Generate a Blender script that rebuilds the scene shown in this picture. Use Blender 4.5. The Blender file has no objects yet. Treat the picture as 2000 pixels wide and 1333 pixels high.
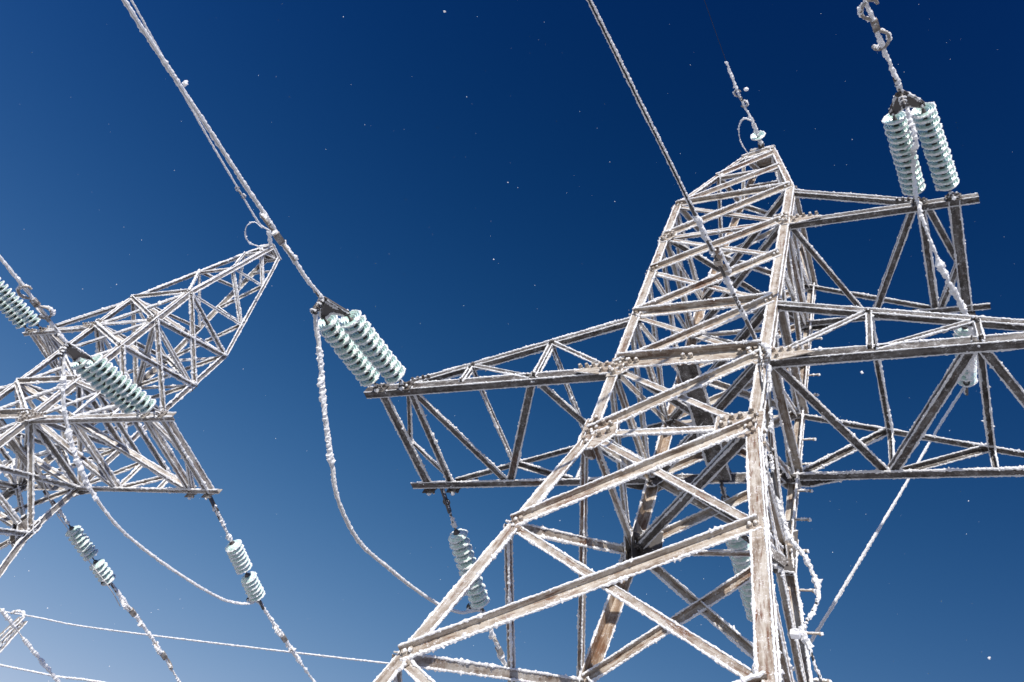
import bpy, math, random
import numpy as np
from mathutils import Matrix, Vector
rad = math.radians
rng = np.random.RandomState(7)
random.seed(7)
sc = bpy.context.scene

# ---------------------------------------------------------------- camera
# tower lattice units: half the body width = 1 unit = 0.8 m; the lower waist of the near tower is 7.2 m up
S = 0.8
Z0W = 7.2
def U(P):
    P = np.asarray(P, float)
    return P * S + np.array([0, 0, Z0W])
F_PX, PPX, PPY = 1561.66, 1122.33, 498.09
RX = np.array([0.9105, 0.3003, 0.2843]); RD = np.array([-0.1324, 0.8622, -0.4889]); RF = np.array([-0.3910, 0.4080, 0.8250])
RX = RX - RX.dot(RF) * RF / RF.dot(RF); RX /= np.linalg.norm(RX); RF /= np.linalg.norm(RF); RD = np.cross(RF, RX)
CP = np.array([2.9176, -6.9061, -7.0014])
cam_d = bpy.data.cameras.new('camera'); cam = bpy.data.objects.new('camera', cam_d)
sc.collection.objects.link(cam); sc.camera = cam
cam_d.sensor_fit = 'HORIZONTAL'; cam_d.sensor_width = 36; cam_d.lens = F_PX / 2000 * 36
cam_d.shift_x = (1000 - PPX) / 2000; cam_d.shift_y = (PPY - 666.5) / 2000
cam_d.clip_start = 0.05; cam_d.clip_end = 20000
cw = U(CP)
cam.matrix_world = Matrix(((RX[0], -RD[0], -RF[0], cw[0]), (RX[1], -RD[1], -RF[1], cw[1]), (RX[2], -RD[2], -RF[2], cw[2]), (0, 0, 0, 1)))
def ray(u, v):
    q = RX * ((u - PPX) / F_PX) + RD * ((v - PPY) / F_PX) + RF
    return q / np.linalg.norm(q)

# ---------------------------------------------------------------- light
SUN_AZ = np.array([0.42, -0.907]); SUN_EL = rad(21)
sun_dir = Vector((SUN_AZ[0] * math.cos(SUN_EL), SUN_AZ[1] * math.cos(SUN_EL), math.sin(SUN_EL))).normalized()
sd = bpy.data.lights.new('sun', 'SUN'); sd.energy = 5.0; sd.angle = rad(0.5); sd.color = (1, 0.95, 0.88)
so = bpy.data.objects.new('sun', sd); sc.collection.objects.link(so)
so.rotation_mode = 'QUATERNION'; so.rotation_quaternion = sun_dir.to_track_quat('Z', 'Y')
w = bpy.data.worlds.new('World'); sc.world = w; w.use_nodes = True
nt = w.node_tree; nt.nodes.clear()
out = nt.nodes.new('ShaderNodeOutputWorld'); bg = nt.nodes.new('ShaderNodeBackground')
sky = nt.nodes.new('ShaderNodeTexSky'); sky.sky_type = 'NISHITA'; sky.sun_disc = False
sky.sun_elevation = SUN_EL; sky.sun_rotation = math.atan2(sun_dir.x, sun_dir.y)
sky.altitude = 1500; sky.air_density = 1.0; sky.dust_density = 0.3; sky.ozone_density = 3.0
# colour grade of the clear winter sky: deep blue towards the zenith, pale near the horizon (depends on the view direction in the world)
tcw = nt.nodes.new('ShaderNodeTexCoord'); sep = nt.nodes.new('ShaderNodeSeparateXYZ'); nt.links.new(tcw.outputs['Generated'], sep.inputs[0])
def mth(op, a, b=None):
    m_ = nt.nodes.new('ShaderNodeMath'); m_.operation = op
    for i_, v_ in enumerate((a, b)):
        if v_ is None: continue
        if isinstance(v_, (int, float)): m_.inputs[i_].default_value = v_
        else: nt.links.new(v_, m_.inputs[i_])
    return m_.outputs[0]
zc = mth('MAXIMUM', sep.outputs['Z'], 0.25); z2_ = mth('MULTIPLY', zc, zc)
comb = nt.nodes.new('ShaderNodeCombineXYZ')
for ch, kk in enumerate(((1.0678, -3.3728, -1.5458, -.4915, 1.368), (.6137, -1.3319, -.4668, -.3041, .6114), (.4539, .4976, -1.0763, -.023, -.0296))):
    e_ = mth('ADD', mth('ADD', mth('MULTIPLY', zc, kk[1]), mth('MULTIPLY', z2_, kk[2])), mth('ADD', mth('MULTIPLY', sep.outputs['X'], kk[3]), mth('MULTIPLY', mth('MAXIMUM', sep.outputs['Y'], -0.1), kk[4])))
    e_ = mth('MINIMUM', mth('ADD', e_, kk[0]), 1.4)
    nt.links.new(mth('POWER', 2.718282, e_), comb.inputs[ch])
vm = nt.nodes.new('ShaderNodeVectorMath'); vm.operation = 'MULTIPLY'
nt.links.new(sky.outputs[0], vm.inputs[0]); nt.links.new(comb.outputs[0], vm.inputs[1]); nt.links.new(vm.outputs[0], bg.inputs['Color'])
bg.inputs['Strength'].default_value = 0.0687
nt.links.new(bg.outputs[0], out.inputs['Surface'])
sc.view_settings.view_transform = 'Standard'; sc.view_settings.look = 'None'
sc.view_settings.exposure = 0.22; sc.view_settings.gamma = 1.0
sc.render.engine = 'CYCLES'

# ---------------------------------------------------------------- materials
def new_mat(name):
    m = bpy.data.materials.new(name); m.use_nodes = True
    n = m.node_tree; b = n.nodes['Principled BSDF']; return m, n, b
def ramp(n, stops):
    r = n.nodes.new('ShaderNodeValToRGB'); e = r.color_ramp.elements
    e[0].position, e[0].color = stops[0][0], (*stops[0][1], 1); e[1].position, e[1].color = stops[-1][0], (*stops[-1][1], 1)
    for p, c in stops[1:-1]:
        x = e.new(p); x.color = (*c, 1)
    return r
def steel(name, light, mid, brown, rust, rust_lo=0.58, rough=0.62, metal=0.15):
    m, n, b = new_mat(name); L = n.links.new
    tc = n.nodes.new('ShaderNodeTexCoord'); mp = n.nodes.new('ShaderNodeMapping')
    mp.inputs['Scale'].default_value = (0.8, 7, 1); L(tc.outputs['UV'], mp.inputs['Vector'])
    n1 = n.nodes.new('ShaderNodeTexNoise'); n1.inputs['Scale'].default_value = 2.2; n1.inputs['Detail'].default_value = 7; n1.inputs['Roughness'].default_value = 0.65
    L(mp.outputs[0], n1.inputs['Vector'])
    nm = n.nodes.new('ShaderNodeTexNoise'); nm.inputs['Scale'].default_value = 7; nm.inputs['Detail'].default_value = 8; nm.inputs['Roughness'].default_value = 0.7; L(tc.outputs['Object'], nm.inputs['Vector'])
    mxn = n.nodes.new('ShaderNodeMixRGB'); mxn.inputs[0].default_value = 0.35; L(n1.outputs['Fac'], mxn.inputs[1]); L(nm.outputs['Fac'], mxn.inputs[2])
    r1 = ramp(n, [(0.39, brown), (0.48, mid), (0.57, light)]); L(mxn.outputs[0], r1.inputs[0])
    n2 = n.nodes.new('ShaderNodeTexNoise'); n2.inputs['Scale'].default_value = 1.1; n2.inputs['Detail'].default_value = 5
    L(tc.outputs['Object'], n2.inputs['Vector'])
    mp3 = n.nodes.new('ShaderNodeMapping'); mp3.inputs['Scale'].default_value = (4, 30, 1); L(tc.outputs['UV'], mp3.inputs['Vector'])
    n3 = n.nodes.new('ShaderNodeTexNoise'); n3.inputs['Scale'].default_value = 1.6; n3.inputs['Detail'].default_value = 8; L(mp3.outputs[0], n3.inputs['Vector'])
    ad = n.nodes.new('ShaderNodeMath'); ad.operation = 'ADD'; L(n2.outputs['Fac'], ad.inputs[0]); L(n3.outputs['Fac'], ad.inputs[1])
    hf = n.nodes.new('ShaderNodeMath'); hf.operation = 'MULTIPLY'; hf.inputs[1].default_value = 0.5; L(ad.outputs[0], hf.inputs[0])
    r2 = ramp(n, [(rust_lo - 0.03, (0, 0, 0)), (rust_lo + 0.05, (1, 1, 1))]); L(hf.outputs[0], r2.inputs[0])
    mx = n.nodes.new('ShaderNodeMixRGB'); mx.inputs[2].default_value = (*rust, 1); L(r2.outputs[0], mx.inputs[0]); L(r1.outputs[0], mx.inputs[1])
    # thin hoar frost in patches
    n4 = n.nodes.new('ShaderNodeTexNoise'); n4.inputs['Scale'].default_value = 14; n4.inputs['Detail'].default_value = 9; n4.inputs['Roughness'].default_value = 0.8
    L(tc.outputs['Object'], n4.inputs['Vector'])
    n5 = n.nodes.new('ShaderNodeTexNoise'); n5.inputs['Scale'].default_value = 160; n5.inputs['Detail'].default_value = 2; L(tc.outputs['Object'], n5.inputs['Vector'])
    a2 = n.nodes.new('ShaderNodeMath'); a2.operation = 'MULTIPLY'; L(n4.outputs['Fac'], a2.inputs[0]); L(n5.outputs['Fac'], a2.inputs[1])
    r3 = ramp(n, [(0.30, (0, 0, 0)), (0.40, (0.85, 0.85, 0.85))]); L(a2.outputs[0], r3.inputs[0])
    mf = n.nodes.new('ShaderNodeMixRGB'); mf.inputs[2].default_value = (0.82, 0.82, 0.83, 1); L(r3.outputs[0], mf.inputs[0]); L(mx.outputs[0], mf.inputs[1])
    L(mf.outputs[0], b.inputs['Base Color'])
    b.inputs['Roughness'].default_value = rough; b.inputs['Metallic'].default_value = metal
    bp = n.nodes.new('ShaderNodeBump'); bp.inputs['Strength'].default_value = 0.35; bp.inputs['Distance'].default_value = 0.004
    L(n3.outputs['Fac'], bp.inputs['Height']); L(bp.outputs[0], b.inputs['Normal'])
    return m
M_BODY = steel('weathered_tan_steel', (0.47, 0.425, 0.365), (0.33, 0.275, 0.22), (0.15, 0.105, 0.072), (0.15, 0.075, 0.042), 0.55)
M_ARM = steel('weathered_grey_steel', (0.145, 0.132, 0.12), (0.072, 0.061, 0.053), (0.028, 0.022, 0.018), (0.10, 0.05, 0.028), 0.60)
M_FAR = steel('pale_grey_steel', (0.40, 0.37, 0.33), (0.25, 0.22, 0.19), (0.09, 0.068, 0.053), (0.16, 0.08, 0.05), 0.60)
M_RUST = steel('rusty_brown_steel', (0.42, 0.35, 0.275), (0.28, 0.195, 0.13), (0.13, 0.08, 0.05), (0.15, 0.075, 0.038), 0.53)
M_DARK, n, b = new_mat('dark_fitting_steel'); b.inputs['Base Color'].default_value = (0.11, 0.10, 0.095, 1); b.inputs['Roughness'].default_value = 0.5; b.inputs['Metallic'].default_value = 0.5
def rime(name, c, sc_=60):
    m, n, b = new_mat(name); L = n.links.new
    tc = n.nodes.new('ShaderNodeTexCoord'); nn = n.nodes.new('ShaderNodeTexNoise'); nn.inputs['Scale'].default_value = sc_; nn.inputs['Detail'].default_value = 6
    L(tc.outputs['Object'], nn.inputs['Vector'])
    r = ramp(n, [(0.3, tuple(v * 0.93 for v in c)), (0.6, c)]); L(nn.outputs['Fac'], r.inputs[0]); L(r.outputs[0], b.inputs['Base Color'])
    b.inputs['Roughness'].default_value = 0.85
    bp = n.nodes.new('ShaderNodeBump'); bp.inputs['Strength'].default_value = 0.8; bp.inputs['Distance'].default_value = 0.006
    L(nn.outputs['Fac'], bp.inputs['Height']); L(bp.outputs[0], b.inputs['Normal'])
    tr = n.nodes.new('ShaderNodeBsdfTranslucent'); tr.inputs['Color'].default_value = (*c, 1); ms = n.nodes.new('ShaderNodeMixShader'); ms.inputs[0].default_value = 0.36
    om = [x for x in n.nodes if x.type == 'OUTPUT_MATERIAL'][0]; L(b.outputs[0], ms.inputs[1]); L(tr.outputs[0], ms.inputs[2]); L(ms.outputs[0], om.inputs['Surface'])
    return m
M_RIME = rime('rime_frost', (0.97, 0.97, 0.975))
M_GLASS, n, b = new_mat('frosted_green_glass'); L = n.links.new
tc = n.nodes.new('ShaderNodeTexCoord'); nn = n.nodes.new('ShaderNodeTexNoise'); nn.inputs['Scale'].default_value = 26; nn.inputs['Detail'].default_value = 7; nn.inputs['Roughness'].default_value = 0.75
L(tc.outputs['Object'], nn.inputs['Vector'])
r = ramp(n, [(0.42, (0.50, 0.74, 0.66)), (0.52, (0.66, 0.83, 0.77)), (0.62, (0.90, 0.94, 0.92))]); L(nn.outputs['Fac'], r.inputs[0]); L(r.outputs[0], b.inputs['Base Color'])
b.inputs['Roughness'].default_value = 0.28; b.inputs['Transmission Weight'].default_value = 0.25; b.inputs['IOR'].default_value = 1.5
bp = n.nodes.new('ShaderNodeBump'); bp.inputs['Strength'].default_value = 0.4; bp.inputs['Distance'].default_value = 0.004; L(nn.outputs['Fac'], bp.inputs['Height']); L(bp.outputs[0], b.inputs['Normal'])
M_CABLE, n, b = new_mat('black_cable'); b.inputs['Base Color'].default_value = (0.015, 0.015, 0.018, 1); b.inputs['Roughness'].default_value = 0.5
M_ALU, n, b = new_mat('frosted_aluminium_strand'); b.inputs['Base Color'].default_value = (0.58, 0.57, 0.56, 1); b.inputs['Roughness'].default_value = 0.6
M_SNOW, n, b = new_mat('snow_ground'); L = n.links.new
tc = n.nodes.new('ShaderNodeTexCoord'); nn = n.nodes.new('ShaderNodeTexNoise'); nn.inputs['Scale'].default_value = 0.15; nn.inputs['Detail'].default_value = 9
L(tc.outputs['Object'], nn.inputs['Vector'])
r = ramp(n, [(0.35, (0.24, 0.225, 0.20)), (0.5, (0.52, 0.515, 0.50)), (0.7, (0.80, 0.80, 0.81))]); L(nn.outputs['Fac'], r.inputs[0]); L(r.outputs[0], b.inputs['Base Color']); b.inputs['Roughness'].default_value = 0.9
bp = n.nodes.new('ShaderNodeBump'); bp.inputs['Distance'].default_value = 0.3; L(nn.outputs['Fac'], bp.inputs['Height']); L(bp.outputs[0], b.inputs['Normal'])
M_CONC, n, b = new_mat('concrete'); b.inputs['Base Color'].default_value = (0.35, 0.34, 0.32, 1); b.inputs['Roughness'].default_value = 0.9

# ---------------------------------------------------------------- mesh builder
def nrm(v):
    v = np.asarray(v, float); l = np.linalg.norm(v); return v / l if l > 1e-12 else v
class MB:
    def __init__(s): s.v = []; s.nv = 0; s.f = []; s.m = []; s.uv = []; s.sm = []
    def add(s, verts, faces, mat=0, uv=None, smooth=False):
        verts = np.asarray(verts, float); faces = np.asarray(faces, int)
        s.v.append(verts); s.f.append(faces + s.nv); s.nv += len(verts)
        s.m.append(np.full(len(faces), mat)); s.sm.append(np.full(len(faces), smooth))
        s.uv.append(np.zeros((faces.size, 2)) if uv is None else np.asarray(uv, float).reshape(-1, 2))
    def build(s, name, mats, parent=None, origin=None):
        if origin is None: origin = np.array(parent.location) if parent is not None and parent.parent is None else np.zeros(3)
        me = bpy.data.meshes.new(name)
        V = np.concatenate(s.v) - np.asarray(origin)
        me.vertices.add(len(V)); me.vertices.foreach_set('co', V.astype(np.float32).ravel())
        loops = np.concatenate([f.ravel() for f in s.f]); tot = np.concatenate([np.full(len(f), f.shape[1]) for f in s.f])
        me.loops.add(len(loops)); me.loops.foreach_set('vertex_index', loops.astype(np.int32))
        me.polygons.add(len(tot)); st = np.concatenate([[0], np.cumsum(tot)[:-1]])
        me.polygons.foreach_set('loop_start', st.astype(np.int32))
        me.polygons.foreach_set('material_index', np.concatenate(s.m).astype(np.int32))
        me.polygons.foreach_set('use_smooth', np.concatenate(s.sm).astype(bool))
        ul = me.uv_layers.new(name='UVMap'); ul.data.foreach_set('uv', np.concatenate(s.uv).astype(np.float32).ravel())
        me.update(calc_edges=True); me.validate()
        for m in mats: me.materials.append(m)
        o = bpy.data.objects.new(name, me); sc.collection.objects.link(o)
        if parent is not None: o.parent = parent
        return o
def tag(o, label=None, cat=None, group=None, kind=None):
    if label: o['label'] = label
    if cat: o['category'] = cat
    if group: o['group'] = group
    if kind: o['kind'] = kind
    return o
def empty(name, loc, label, cat, group=None):
    o = bpy.data.objects.new(name, None); sc.collection.objects.link(o); o.empty_display_size = 0.2
    o.location = Vector([float(x) for x in loc]); return tag(o, label, cat, group)

def extrude(mb, p0, p1, prof, u, v, mat=0):
    """prof: list of (a,b) in frame (u,v); straight prism p0->p1 with streak uvs"""
    p0 = np.asarray(p0, float); p1 = np.asarray(p1, float); prof = np.asarray(prof, float); n = len(prof)
    ring = prof[:, :1] * u + prof[:, 1:] * v
    V = np.concatenate([p0 + ring, p1 + ring]); Lg = np.linalg.norm(p1 - p0)
    d = nrm(p1 - p0)
    if np.dot(np.cross(u, v), d) < 0: order = lambda a, b, c, e: (b, a, e, c)
    F = []; UV = []; o1, o2 = rng.rand(2) * 50; acc = 0
    flip = np.dot(np.cross(u, v), d) < 0
    for i in range(n):
        j = (i + 1) % n; wd = np.linalg.norm(prof[j] - prof[i])
        q = [i, j, j + n, i + n]; t = [(o1, o2 + acc), (o1, o2 + acc + wd), (o1 + Lg, o2 + acc + wd), (o1 + Lg, o2 + acc)]
        if flip: q = q[::-1]; t = t[::-1]
        F.append(q); UV += t; acc += wd + 0.13
    mb.add(V, F, mat, UV)
    for base in (0, n):
        idx = list(range(base, base + n))
        if n == 6:   # L profile: two quads
            qs = [[idx[0], idx[1], idx[2], idx[3]], [idx[0], idx[3], idx[4], idx[5]]]
            mb.add(V, qs, mat)
        else: mb.add(V, [idx], mat)
def frost(mb, p0, p1, r, mat=1, ds=0.02, sides=6, density=1.0, jitter=0.5):
    p0 = np.asarray(p0, float); p1 = np.asarray(p1, float); Lg = np.linalg.norm(p1 - p0)
    if Lg < 1e-3: return
    frost_path(mb, np.array([p0, p1]), r, mat, ds, sides, density, jitter)
def resample(pts, ds):
    pts = np.asarray(pts, float); seg = np.linalg.norm(np.diff(pts, axis=0), axis=1); cum = np.concatenate([[0], np.cumsum(seg)])
    n = max(2, int(cum[-1] / ds) + 1); t = np.linspace(0, cum[-1], n)
    return np.stack([np.interp(t, cum, pts[:, k]) for k in range(3)], 1), t
def frames(P):
    T = np.gradient(P, axis=0); T /= np.linalg.norm(T, axis=1)[:, None] + 1e-12
    ref = np.array([0.31, 0.22, 0.93]); A = np.cross(T, ref); A /= np.linalg.norm(A, axis=1)[:, None] + 1e-9
    return T, A, np.cross(T, A)
def noise1(n, step):
    k = max(2, int(n / step) + 2); return np.interp(np.arange(n), np.linspace(0, n, k), rng.rand(k))
def tubeV(mb, P, Rr, sides, mat, smooth=False, uvs=False):
    """Rr: (n,sides) radii"""
    n = len(P); T, A, B = frames(P); a = np.arange(sides) * 2 * math.pi / sides
    V = P[:, None, :] + Rr[:, :, None] * (np.cos(a)[None, :, None] * A[:, None, :] + np.sin(a)[None, :, None] * B[:, None, :])
    i = np.arange(n - 1)[:, None] * sides; j = np.arange(sides)[None, :]; j2 = (j + 1) % sides
    F = np.stack([i + j, i + j2, i + j2 + sides, i + j + sides], -1).reshape(-1, 4)
    mb.add(V.reshape(-1, 3), F, mat, None, smooth)
def frost_path(mb, pts, r, mat=1, ds=0.02, sides=6, density=1.0, jitter=0.5, even=False):
    P, t = resample(pts, ds); n = len(P); step = max(1.5, 0.10 / ds)
    env = 0.55 + 0.75 * noise1(n, step) + 0.35 * (noise1(n, step * 5) - 0.5)
    if density < 1.0:
        g = noise1(n, step * 2.2); env = env * np.clip((g - (1 - density)) * 6, 0.02, 1)
    if even: env = 0.85 + 0.25 * env
    jitter = jitter * min(1.0, 0.024 / r + 0.2)
    spike = min(1.0, 0.016 / r) * (rng.rand(n) < 0.2) * rng.rand(n) * (0.5 if even else 1.5)
    Rr = r * env[:, None] * (1 - jitter * 0.5 + jitter * rng.rand(n, sides)) * (1 + spike[:, None] * rng.rand(n, sides))
    Rr[0] *= 0.3; Rr[-1] *= 0.3
    P = P + (rng.rand(n, 3) - 0.5) * r * 0.5
    tubeV(mb, P, Rr, sides, mat)
def tube(mb, pts, r, mat=0, sides=8, ds=0.06, smooth=True):
    P, t = resample(pts, ds); tubeV(mb, P, np.full((len(P), sides), r), sides, mat, smooth)
def spline(pts, n=10):
    pts = np.asarray(pts, float); P = np.vstack([2 * pts[0] - pts[1], pts, 2 * pts[-1] - pts[-2]]); o = []
    for i in range(1, len(P) - 2):
        for k in range(n):
            t = k / n; a, b_, c, d = P[i - 1], P[i], P[i + 1], P[i + 2]
            o.append(0.5 * ((2 * b_) + (-a + c) * t + (2 * a - 5 * b_ + 4 * c - d) * t * t + (-a + 3 * b_ - 3 * c + d) * t ** 3))
    o.append(P[-2]); return np.array(o)
def box(mb, c, ax, ay, az, hx, hy, hz, mat=0):
    c = np.asarray(c, float); V = []
    for sx in (-1, 1):
        for sy in (-1, 1):
            for sz in (-1, 1): V.append(c + sx * hx * ax + sy * hy * ay + sz * hz * az)
    o1 = rng.rand() * 40
    uv = []
    for _ in range(6): uv += [(o1, 0), (o1 + 2 * hx, 0), (o1 + 2 * hx, 2 * hy), (o1, 2 * hy)]
    mb.add(V, [[0, 1, 3, 2], [4, 6, 7, 5], [0, 4, 5, 1], [2, 3, 7, 6], [0, 2, 6, 4], [1, 5, 7, 3]], mat, uv)
def bolt(mb, p, n, r=0.016, h=0.022, mat=0, frosty=0.65):
    r *= 1.3; h *= 1.35
    p = np.asarray(p, float); n = nrm(n); a = nrm(np.cross(n, [0.3, 0.5, 0.8])); b_ = np.cross(n, a)
    ang = np.arange(6) * math.pi / 3; ring = np.cos(ang)[:, None] * a + np.sin(ang)[:, None] * b_
    V = np.concatenate([p + ring * r * 1.25, p + n * h * 0.3 + ring * r * 1.25, p + n * h * 0.3 + ring * r, p + n * h + ring * r * 0.9])
    F = []
    for k in range(3):
        for i in range(6): F.append([k * 6 + i, k * 6 + (i + 1) % 6, k * 6 + 6 + (i + 1) % 6, k * 6 + 6 + i])
    mb.add(V, F, mat); mb.add(V, [[18, 19, 20, 21, 22, 23]], mat)
    if rng.rand() < frosty:
        blob(mb, p + n * h * 0.8 + (rng.rand(3) - 0.5) * r * 0.8, r * 0.75, 1)
def blob(mb, c, r, mat=1):
    m, k = 5, 7; V = [np.asarray(c) + np.array([0, 0, r])]; 
    for i in range(1, m):
        th = math.pi * i / m
        for j in range(k):
            ph = 2 * math.pi * j / k; rr = r * (0.65 + 0.6 * rng.rand())
            V.append(np.asarray(c) + rr * np.array([math.sin(th) * math.cos(ph), math.sin(th) * math.sin(ph), math.cos(th)]))
    V.append(np.asarray(c) - np.array([0, 0, r])); 
    F = [[1 + i * k + j, 1 + i * k + (j + 1) % k, 1 + (i + 1) * k + (j + 1) % k, 1 + (i + 1) * k + j] for i in range(m - 2) for j in range(k)]
    T1 = [[0, 1 + j, 1 + (j + 1) % k] for j in range(k)]; l = 1 + (m - 2) * k; e = len(V) - 1
    T2 = [[e, l + (j + 1) % k, l + j] for j in range(k)]
    mb.add(V, F, mat); mb.v[-1] = mb.v[-1]; base = mb.nv - len(V)
    for TT in (T1, T2):
        mb.f.append(np.array(TT) + base); mb.m.append(np.full(len(TT), mat)); mb.sm.append(np.full(len(TT), False)); mb.uv.append(np.zeros((len(TT) * 3, 2)))
def plate(mb, poly, n, t=0.012, mat=0):
    """convex polygon (world points), extruded by t along n"""
    poly = np.asarray(poly, float); n = nrm(n); k = len(poly); V = np.concatenate([poly, poly + n * t]); o1 = rng.rand(2) * 30
    e1 = nrm(poly[1] - poly[0]); e2 = np.cross(n, e1)
    uvp = lambda idx: [(o1[0] + V[i].dot(e1), o1[1] + V[i].dot(e2)) for i in idx]
    a = list(range(k)); b_ = list(range(2 * k - 1, k - 1, -1)); mb.add(V, [a], mat, uvp(a)); mb.add(V, [b_], mat, uvp(b_))
    F = [[i, (i + 1) % k, (i + 1) % k + k, i + k] for i in range(k)]; mb.add(V, F, mat)

# ---------------------------------------------------------------- lattice tower
LV = dict(z5=-9.0 - 0.0, z4_=-7.3, zL3=-5.4, zL2=-3.456, zL1=-1.704, z0=0.0, z1=1.307, z2=2.588, z2a=3.867, z3=4.991, z4=6.265, p1=8.285, p2=9.824, top=10.42, p1s=7.484, p2s=9.131)
def HW(z):
    if z <= 0: return 1 + 0.5708 * (z / -3.456)
    if z <= 6.265: return 1 + 0.045 * z / 6.265
    if z <= 9.824: return 1.045 + (0.352 - 1.045) * (z - 6.265) / (9.824 - 6.265)
    return 0.352 - 0.13 * (z - 9.824) / 0.6
SG = {'FL': (-1, -1), 'FR': (1, -1), 'BL': (-1, 1), 'BR': (1, 1)}
class Tower:
    def __init__(s, name, T, label, gz, mats, q, fs, dress=True):
        s.ws = 0.84 if fs > 1.1 else 0.96; s.T = T; s.q = q; s.fs = fs; s.mats = mats   # T: local lattice units -> world metres
        s.o = T((0, 0, 0)); s.lin = lambda d: nrm(s.T(d) - s.o)
        base = T((0, 0, gz)); s.root = empty('transmission_tower', base, label, 'pylon', 'rime covered transmission towers')
        s.gz = gz
    def node(s, leg, lv): z = LV[lv] if isinstance(lv, str) else lv; h = HW(z); return np.array([SG[leg][0] * h, SG[leg][1] * h, z])
    def part(s, mb, name, mats, parent=None):
        p = parent or s.root
        o = mb.build(name, mats, p, origin=np.array(s.root.location)); return o
    def member(s, mb, a, b_, n, style='out', w=0.105, off=0.0, trim=0.0, w2=None, fr=1.0, t=0.009):
        """angle bar between local nodes a,b; n = outward face normal (local)"""
        a = np.asarray(a, float); b_ = np.asarray(b_, float); w2 = w2 or w
        w *= s.ws; w2 *= s.ws
        d = nrm(b_ - a); n = np.asarray(n, float); n = nrm(n - n.dot(d) * d)
        up = np.cross(n, d); up = up if up[2] >= 0 else -up
        if abs(up[2]) < 0.05 and abs(up[0]) > 0: up = up if up[0] > 0 else -up
        A, B = s.T(a + d * trim), s.T(b_ - d * trim); N = s.lin(n); UP = s.lin(up); h = w / 2
        A = A + N * off; B = B + N * off
        W = w * S; W2 = w2 * S
        if style == 'out':   heel, f1, f2 = UP * h * S, -UP, N       # ledge on the top edge, outwards
        elif style == 'in':  heel, f1, f2 = UP * h * S, -UP, -N      # ledge on the top edge, inwards
        elif style == 'low': heel, f1, f2 = -UP * h * S, UP, -N      # ledge on the bottom edge, inwards
        elif style == 'lowout': heel, f1, f2 = -UP * h * S, UP, N
        prof = [(0, 0), (W, 0), (W, t), (t, t), (t, W2), (0, W2)]
        extrude(mb, A + heel, B + heel, prof, f1, f2, 0)
        r = (0.0100 if s.fs < 1.1 else 0.0112) * s.fs * fr
        for o_, rr in ((heel + f1 * (W + 0.002), 1.0), (heel + f2 * (W2 + 0.002), 1.0), (heel, 0.75)):
            frost_path(mb, [A + o_, B + o_], r * rr * (0.75 + 0.6 * rng.rand()), 1, s.q)
        return A, B, N
    def bar(s, name, a, b_, n, parent=None, bolts=2, **k):
        mb = MB(); A, B, N = s.member(mb, a, b_, n, **k); D = nrm(B - A)
        for i in range(bolts):
            for P, sg in ((A, 1), (B, -1)): bolt(mb, P + D * sg * (0.03 + 0.05 * i) + N * 0.006, N)
        s.n_ = s.part(mb, name, s.cur, parent); return s.n_
    def leg(s, name):
        sx, sy = SG[name]; mb = MB(); lv = [s.gz] + [LV[k] for k in ('z0', 'z4', 'p2', 'top')]
        for a, b_ in zip(lv[:-1], lv[1:]):
            W = (0.142 if b_ <= 0 else 0.13 if b_ < 7 else 0.10) * S; t = 0.014
            P0 = np.array([sx * (HW(a) + 0.05), sy * (HW(a) + 0.02), a]); P1 = np.array([sx * (HW(b_) + 0.05), sy * (HW(b_) + 0.02), b_])
            A, B = s.T(P0), s.T(P1); X = s.lin((-sx, 0, 0)); Y = s.lin((0, -sy, 0))
            extrude(mb, A, B, [(0, 0), (W, 0), (W, t), (t, t), (t, W), (0, W)], X, Y, 0)
            for o_, rr in ((X * W, 1.1), (Y * W, 1.1), (X * 0, 0.9)): frost_path(mb, [A + o_, B + o_], 0.0104 * s.fs * rr, 1, s.q)
        o = s.part(mb, 'leg', [M_RUST, M_RIME] if (name == 'BL' and s.mats[0] is M_BODY) else s.mats[:2]); s.legs[name] = o
        if name == 'BR' or name == 'FR':
            z = -6.0; k = 0
            while z < 6.0 and name == 'BR':
                m2 = MB(); h = HW(z); P = s.T((sx * (h + 0.05), sy * (h - 0.05), z)); D = s.lin((sx, 0, 0)); Lb = 0.13
                tube(m2, [P, P + D * Lb], 0.010, 0, 6, 0.05); tube(m2, [P + D * Lb, P + D * (Lb + 0.014)], 0.020, 0, 6, 0.01)
                frost_path(m2, [P + D * 0.01 + np.array([0, 0, .008]), P + D * (Lb + 0.01) + np.array([0, 0, .008])], 0.012, 1, s.q); blob(m2, P + D * (Lb + 0.02), 0.018)
                s.part(m2, 'step_bolt', s.mats[:2], o); z += 0.5
        mf = MB(); c = s.T((sx * (HW(s.gz) + 0.0), sy * (HW(s.gz)), s.gz)); 
        box(mf, c, np.array([1., 0, 0]), np.array([0, 1., 0]), np.array([0, 0, 1.]), 0.35, 0.35, 0.3, 0); s.part(mf, 'footing', [M_CONC])
    def face(s, L, R, n, flip=False):
        """X bracing of one face; L->R legs; n outward"""
        s.cur = s.mats[:2]
        seq = ['z4_', 'zL3', 'zL2', 'zL1', 'z0', 'z1', 'z2', 'z2a', 'z3', 'z4']
        n = np.array(n, float)
        front = (n[1] < 0)
        for a, b_ in zip(seq[:-1], seq[1:]):
            low = LV[b_] <= 0.01; w = 0.088 if low else 0.084
            far_left = n[0] < -.5
            s.bar('diagonal_brace', s.node(L, a), s.node(R, b_), n, style='out' if (front or far_left) else 'in', w=w * 1.1, off=0.022 if front or far_left else -0.03, w2=w * 0.84)
            s.bar('diagonal_brace', s.node(L, b_), s.node(R, a), n, style='out' if far_left else 'in', w=w * 0.92, off=0.034 if far_left else -0.008)
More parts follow.
